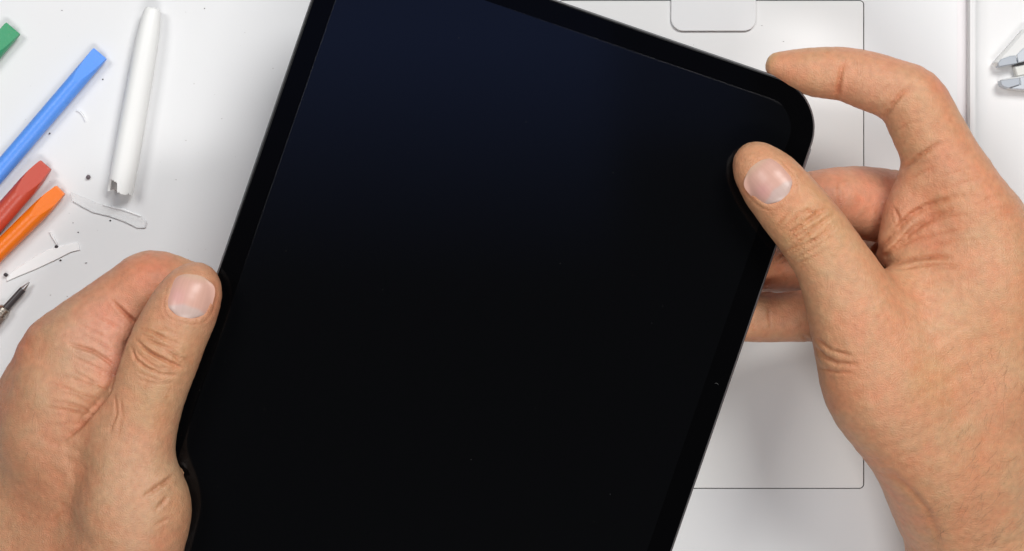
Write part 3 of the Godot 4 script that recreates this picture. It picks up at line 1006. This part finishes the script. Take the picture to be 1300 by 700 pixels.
	var steel_blue := paint(Color(0.58, 0.62, 0.67), 0.35)
	var slate := paint(Color(0.45, 0.49, 0.54), 0.35)
	piece("upper_handle", plate([Vector2(178.22, -78.79), Vector2(179.68, -80.54), Vector2(183.17, -84.32), Vector2(188.98, -91.00), Vector2(202.07, -98.27), Vector2(218.06, -101.76), Vector2(218.06, -84.32), Vector2(200.61, -82.57), Vector2(188.98, -80.83), Vector2(184.33, -78.50), Vector2(179.68, -77.34)], 0.0, 4.6, 0.9), pale, clip)
	piece("jaw", plate([Vector2(179.31, -78.42), Vector2(180.32, -79.72), Vector2(183.51, -80.88), Vector2(185.83, -81.17), Vector2(186.41, -78.27), Vector2(182.64, -77.52), Vector2(179.57, -77.00)], 1.0, 5.4, 0.3), slate, clip)
	piece("jaw", plate([Vector2(186.21, -81.46), Vector2(188.71, -83.90), Vector2(200.32, -90.58), Vector2(200.32, -81.29), Vector2(188.71, -78.97), Vector2(186.85, -78.50)], 1.2, 5.2, 0.3), steel_blue, clip)
	piece("lower_handle", plate([Vector2(181.39, -72.62), Vector2(189.25, -73.95), Vector2(202.36, -75.99), Vector2(218.37, -77.45), Vector2(218.37, -65.80), Vector2(202.36, -67.26), Vector2(189.25, -68.42), Vector2(184.01, -69.01), Vector2(181.39, -70.17)], 0.0, 4.2, 0.9), pale, clip)
	piece("lower_jaw", plate([Vector2(180.15, -71.95), Vector2(186.99, -72.94), Vector2(187.39, -70.45), Vector2(182.93, -69.11), Vector2(180.67, -70.04)], 1.0, 5.2, 0.3), slate, clip)
	piece("lower_jaw", plate([Vector2(187.37, -73.10), Vector2(188.71, -73.45), Vector2(201.77, -75.48), Vector2(201.77, -67.65), Vector2(188.71, -68.63), Vector2(184.06, -69.10), Vector2(187.78, -70.43)], 0.8, 4.9, 0.3), steel_blue, clip)
	piece("spring_block", plate([Vector2(185.76, -77.30), Vector2(202.36, -80.36), Vector2(218.37, -82.69), Vector2(218.37, -75.12), Vector2(202.36, -75.70), Vector2(186.93, -73.66)], 0.0, 3.2, 0.5), paint(Color(0.68, 0.68, 0.64), 0.5), clip)

	# ------------------------------------------------ small things at the left
	stick(Vector2(-184.8, -91.6), Vector2(-217.3, -53.6), 3.5, 15.0, 6.6, 150.0, Color(0.045, 0.33, 0.15), "green plastic stick with a flat pared end, in the upper left corner")
	stick(Vector2(-152.6, -82.3), Vector2(-185.1, -44.3), 3.25, 14.0, 6.2, 150.0, Color(0.11, 0.33, 0.93), "blue plastic stick with a flat pared end, longest of the row")
	stick(Vector2(-172.6, -41.0), Vector2(-205.6, -3.5), 3.8, 15.0, 5.2, 150.0, Color(0.56, 0.075, 0.042), "red plastic stick with a flat pared end, between the blue and orange ones")
	stick(Vector2(-167.2, -31.8), Vector2(-202.7, 3.2), 3.4, 14.0, 4.4, 150.0, Color(0.9, 0.19, 0.004), "orange plastic stick with a flat pared end, nearest the hand")

	# a white stylus barrel, snapped open at its lower end
	var s0 := Vector2(-132.77, -98.99)
	var s1 := Vector2(-144.71, -32.03)
	var sd := (s1 - s0).normalized()
	var barrel := thing("broken_stylus", Vector3(s0.x, 5.0, s0.y), -sd.angle())
	tag(barrel, "broken white stylus barrel, hollow at its snapped lower end", "stylus")
	var chalk := paint(Color(0.88, 0.885, 0.87), 0.45)
	var len_ := (s1 - s0).length()
	var seg := 48
	var outer := []
	var jag := []
	var rng := RandomNumberGenerator.new()
	rng.seed = 5
	for j in seg:
		var a := TAU * j / seg
		var e := len_ + 0.35 * rng.randfn() - 1.2
		# the upper wall is bitten away on one side, a tongue stands at the middle, the lower wall reaches on in the shade
		var up := cos(a); var side := sin(a)
		if up > 0.0:
			e += 3.0 * smoothstep(-0.1, -0.2, side) - 0.8 * smoothstep(0.0, 0.12, side) - 0.7 * maxf(side, 0.0)
			e += 4.4 * exp(-pow((side + 0.06) / 0.09, 2.0))
		else:
			e += 2.2
		jag.append(e)
	var prof := [[0.0, 1.2], [0.12, 2.3], [0.5, 2.75], [1.4, 3.1], [4.0, 3.5], [9.0, 4.0], [16.0, 4.35], [30.0, 4.6], [48.0, 4.8], [len_ - 6.0, 4.85]]
	for p in prof:
		var row := []
		for j in seg:
			var a := TAU * j / seg
			row.append(Vector3(p[0], p[1] * cos(a), p[1] * sin(a)))
		outer.append(row)
	for r in [4.85, 4.7, 3.9]:
		var row := []
		for j in seg:
			var a := TAU * j / seg
			row.append(Vector3(jag[j] - (0.2 if r > 4.8 else 0.0) - (0.3 if r < 4.0 else 0.0), r * cos(a), r * sin(a)))
		outer.append(row)
	piece("barrel", hard(open_tube(outer), 40.0), chalk, barrel)
	piece("inner_core", turned([[len_ - 12.0, 3.85], [len_ - 7.0, 3.8], [len_ - 6.8, 2.0], [len_ - 6.7, 0.2]], 24), paint(Color(0.10, 0.09, 0.10), 0.7), barrel)
	piece("inner_plate", plate([Vector2(len_ - 9.0, -2.6), Vector2(len_ - 1.2, -2.4), Vector2(len_ - 0.3, -1.5), Vector2(len_ - 0.9, -0.2), Vector2(len_ - 9.0, -0.2)], -1.4, 1.5, 0.2), paint(Color(0.30, 0.27, 0.28), 0.5), barrel)

	# a clear sliver, thicker along its edges
	var clear := StandardMaterial3D.new()
	clear.transparency = BaseMaterial3D.TRANSPARENCY_ALPHA
	clear.albedo_color = Color(0.98, 0.98, 0.98, 0.17)
	clear.roughness = 0.5
	var shard := thing("clear_shard", Vector3(0.0, 0.05, 0.0))
	tag(shard, "clear plastic shard with wavy edges below the broken stylus", "plastic shard")
	piece("sliver", plate([Vector2(-164.40, -31.16), Vector2(-158.72, -28.82), Vector2(-152.86, -26.36), Vector2(-144.37, -24.60), Vector2(-138.22, -22.26), Vector2(-135.99, -20.21), Vector2(-136.29, -17.86), Vector2(-139.39, -17.69), Vector2(-144.37, -20.21), Vector2(-149.93, -22.14), Vector2(-155.79, -23.43), Vector2(-160.18, -25.77), Vector2(-163.99, -27.82)], 0.0, 1.0, 0.35), clear, shard)
	piece("ridge", ribbon([Vector2(-152.27, -26.24), Vector2(-147.88, -25.18), Vector2(-144.37, -24.36), Vector2(-138.22, -22.02)], 0.4, 0.55), paint(Color(0.93, 0.93, 0.93), 0.3), shard)
	piece("lower_edge", ribbon([Vector2(-163.40, -27.53), Vector2(-159.89, -25.48), Vector2(-155.79, -23.43), Vector2(-149.93, -22.08), Vector2(-144.37, -20.09), Vector2(-139.39, -17.69), Vector2(-136.58, -17.69), Vector2(-136.05, -19.62)], 0.16, 0.5), paint(Color(0.6, 0.59, 0.6), 0.2), shard)

	var milky := paint(Color(0.92, 0.92, 0.92), 0.5)
	var shaving := thing("white_shaving", Vector3(0.0, 0.05, 0.0))
	tag(shaving, "flat tapering white plastic shaving between the orange stick and the hand", "plastic shaving")
	piece("strip", plate([Vector2(-188.29, 0.29), Vector2(-184.34, -2.64), Vector2(-177.17, -7.32), Vector2(-172.19, -9.78), Vector2(-168.38, -10.83), Vector2(-161.65, -12.30), Vector2(-160.88, -9.49), Vector2(-164.28, -8.61), Vector2(-170.25, -5.56), Vector2(-177.17, -2.34), Vector2(-183.61, 0.29), Vector2(-188.00, 2.23)], 0.0, 0.65, 0.2), milky, shaving)
	tag(piece("white_sliver", ribbon([Vector2(-172.19, -16.40), Vector2(-171.02, -14.35), Vector2(-169.38, -11.71)], 0.42, 0.8), milky), "tiny straight white sliver leaning on the flat white shaving", "plastic sliver")
	tag(piece("white_sliver", ribbon([Vector2(-162.23, -61.50), Vector2(-160.77, -60.91), Vector2(-159.60, -59.45), Vector2(-158.72, -57.40)], 0.3, 0.8), milky), "tiny curled white sliver beside the blue stick", "plastic sliver")
	var soot := paint(Color(0.035, 0.028, 0.035), 0.6)
	var ash := paint(Color(0.14, 0.11, 0.12), 0.7)
	for c in [[Vector2(-157.69, -36.60), 1.25, ash, "grey-brown square crumb left of the stylus' broken end, largest of the crumbs"], [Vector2(-172.19, -52.86), 0.5, soot, "black speck beside the blue stick's lower edge"], [Vector2(-152.39, -73.06), 0.4, soot, "black speck between the blue stick's end and the stylus"], [Vector2(-169.50, -10.70), 0.95, soot, "dark wedge-shaped chip at the foot of the straight white sliver"], [Vector2(-168.09, -5.74), 0.6, soot, "dark crumb under the middle of the flat white shaving"], [Vector2(-188.21, -0.29), 1.2, soot, "black chip on the pointed end of the flat white shaving"], [Vector2(-161.53, -16.11), 0.4, ash, "small grey speck above the flat white shaving"], [Vector2(-149.55, -20.50), 0.45, soot, "black speck under the clear shard's wavy edge"], [Vector2(-158.60, -4.69), 0.5, paint(Color(0.4, 0.38, 0.38), 0.7), "pale grey speck between the white shaving and the hand"], [Vector2(-161.47, -16.11) + Vector2(-2.0, -3.5), 0.25, ash, "smallest grey speck above the flat white shaving"], [Vector2(-114.50, -99.48), 0.3, ash, "lone grey speck near the top between stylus and tablet"]]:
		var o := tag(piece("plastic_crumb", rough_lump(c[1] * 0.85, int(c[1] * 1000) + int(c[0].x)), c[2]), c[3], "crumb", "plastic crumbs on the table")
		var on_shaving := 0.7 if c[3].contains("pointed end") else 0.05
		o.position = Vector3(c[0].x, on_shaving, c[0].y) * MM

	var crumbs := SurfaceTool.new()
	crumbs.begin(Mesh.PRIMITIVE_TRIANGLES)
	for k in 160:
		var r := 0.05 + 0.13 * pow(rng.randf(), 3.0)
		var x := rng.randf_range(-195.0, -60.0) if k % 4 else rng.randf_range(20.0, 150.0)
		crumbs.append_from(rough_lump(r, 2000 + k), 0, Transform3D(Basis(Vector3.UP, rng.randf() * TAU).scaled(Vector3(rng.randf_range(1.0, 2.6), 1.0, 1.0)), Vector3(x, 0.03, rng.randf_range(-104.0, 40.0)) * MM))
	var dusty := piece("table_dust", crumbs.commit(), paint(Color(0.42, 0.40, 0.39), 0.8))
	tag(dusty, "fine grey dust scattered over the white table top", "dust")
	dusty.set_meta("kind", "stuff")

	# the pen with a steel point
	var p0 := Vector2(-178.96, 2.34)
	var p1 := Vector2(-188.63, 13.14)
	var pd := (p1 - p0).normalized()
	var pen := thing("pen", Vector3(p0.x, 2.7, p0.y), -pd.angle())
	pen.rotation.z = 0.02
	tag(pen, "slim dark pen with a steel point and pale metal collar at the left edge", "pen")
	var steel := paint(Color(0.55, 0.54, 0.53), 0.28)
	steel.metallic = 1.0
	var dull := paint(Color(0.42, 0.38, 0.33), 0.4)
	dull.metallic = 1.0
	piece("point", turned([[0.0, 0.05], [0.25, 0.22], [2.2, 0.75], [3.4, 1.1], [3.6, 1.12]]), steel, pen)
	piece("grip", turned([[3.55, 0.9], [3.6, 1.22], [3.9, 1.28], [9.0, 1.3], [13.0, 1.34], [13.2, 1.1]]), paint(Color(0.05, 0.042, 0.045), 0.3), pen)
	piece("collar", turned([[13.0, 1.0], [13.05, 2.0], [13.4, 2.3], [14.4, 2.35], [14.6, 2.1], [15.2, 2.1], [15.4, 2.35], [16.4, 2.4], [16.6, 2.0]]), dull, pen)
	piece("barrel", turned([[16.5, 1.5], [16.55, 2.35], [17.0, 2.55], [110.0, 2.6], [113.0, 2.2], [114.0, 0.5]]), paint(Color(0.22, 0.16, 0.13), 0.35), pen)

	# ------------------------------------------------ the tablet
	var tablet := thing("tablet", Vector3(-16.4, 55.0, 27.2), deg_to_rad(-19.0))
	tag(tablet, "black-screened tablet with a thin grey metal rim, held over the table", "tablet")
	var alu := paint(Color(0.22, 0.22, 0.23), 0.42)
	alu.metallic = 0.7
	piece("metal_back", slab_rings(88.85, 124.85, 18.5, [[1.2, 0.0], [0.5, 0.15], [0.1, 0.6], [0.0, 1.1], [0.0, 4.1], [0.1, 4.6], [0.35, 4.98], [0.65, 5.12], [0.72, 4.9]], 24), alu, tablet)
	var glass := paint(Color(0.0016, 0.0016, 0.0019), 0.06, 0.2)
	piece("cover_glass", slab_rings(88.85, 124.85, 18.5, [[0.75, 4.7], [0.75, 5.1], [0.83, 5.22], [1.0, 5.3], [1.3, 5.32]], 24), glass, tablet)
	var display := paint(Color(0.0019, 0.0020, 0.0024), 0.11, 0.5)
	piece("display", slab_rings(80.6, 116.6, 10.5, [[0.0, 5.25], [0.0, 5.345], [0.02, 5.35]], 16), display, tablet)
	for k in 2:
		var b := piece("volume_button", slab_rings(5.4, 1.05, 1.0, [[0.1, -0.4], [0.0, 0.25], [0.2, 0.42]], 8), alu, tablet)
		b.position = Vector3(88.85, 2.7, -124.85 + 25.0 + 13.5 * k) * MM
		b.basis = Basis(Vector3(0, 0, 1), Vector3(1, 0, 0), Vector3(0, 1, 0))
	var dust := SurfaceTool.new()
	dust.begin(Mesh.PRIMITIVE_TRIANGLES)
	for k in 36:
		var r := rng.randf_range(0.05, 0.14)
		var m := rough_lump(r, 900 + k)
		dust.append_from(m, 0, Transform3D(Basis(Vector3.UP, rng.randf() * TAU), Vector3(rng.randf_range(-86.0, 86.0), 5.36, rng.randf_range(-122.0, 100.0)) * MM))
	var d := piece("dust", dust.commit(), paint(Color(0.07, 0.07, 0.07), 0.8), tablet)
	d.set_meta("kind", "stuff")
	var lint := Transform3D(Basis(Vector3.UP, deg_to_rad(19.0)), Vector3.ZERO)
	var l0 := lint * Vector3(Vector3(69.9, 60.4, 36.7) - Vector3(-16.4, 55.0, 27.2))
	piece("lint", ribbon([Vector2(l0.x - 0.9, l0.z + 0.3), Vector2(l0.x - 0.2, l0.z), Vector2(l0.x + 0.6, l0.z + 0.35)], 0.07, 0.1, 5.36), paint(Color(0.12, 0.12, 0.12), 0.8), tablet)

	# ------------------------------------------------ the hands
	skin = StandardMaterial3D.new()
	skin.vertex_color_use_as_albedo = true
	skin.roughness = 0.43
	skin.metallic_specular = 0.5
	skin.subsurf_scatter_enabled = true
	skin.subsurf_scatter_strength = 0.06
	grain(skin, noise_tex(512, 0.045, 17, FastNoiseLite.TYPE_CELLULAR, 3), 0.21, 12.0)
	nail_mat = StandardMaterial3D.new()
	nail_mat.vertex_color_use_as_albedo = true
	nail_mat.roughness = 0.33
	nail_mat.metallic_specular = 0.42
	holding_left()
	holding_right()


func open_tube(rows: Array) -> ArrayMesh:
	# closed at its first ring, open at its last, which lies inside the wall
	var st := SurfaceTool.new()
	st.begin(Mesh.PRIMITIVE_TRIANGLES)
	var n: int = rows[0].size()
	var back: Array = []
	for p in rows[rows.size() - 1]: back.append(Vector3(minf(p.x, rows[rows.size() - 4][0].x) - 8.0, p.y, p.z))
	rows.append(back)
	for r in rows:
		for p in r: st.add_vertex(p * MM)
	for i in rows.size() - 1:
		for j in n:
			var a := i * n + j
			var b := i * n + (j + 1) % n
			for e in [a, b + n, b, a, a + n, b + n]: st.add_index(e)
	st.add_vertex(Vector3(rows[0][0].x, 0.0, 0.0) * MM)
	for j in n:
		for e in [j, (j + 1) % n, rows.size() * n]: st.add_index(e)
	st.generate_normals()
	return st.commit()

func ribbon(path: Array, half: float, height: float, y0 := 0.05) -> ArrayMesh:
	# a thin strip with a rounded top along [x, z] points
	var rows := []
	var n := path.size()
	for i in n:
		var t: Vector2 = (path[mini(i + 1, n - 1)] - path[maxi(i - 1, 0)]).normalized()
		var side := Vector2(-t.y, t.x)
		var w := half * (0.35 if i == 0 or i == n - 1 else 1.0)
		var row := []
		for s in [[-1.0, 0.0], [-0.9, 0.6], [-0.4, 1.0], [0.4, 1.0], [0.9, 0.6], [1.0, 0.0]]:
			var p: Vector2 = path[i] + side * (w * s[0])
			row.append(Vector3(p.x, y0 + height * s[1], p.y))
		rows.append(row)
	return hard(from_grid(rows, true, true))
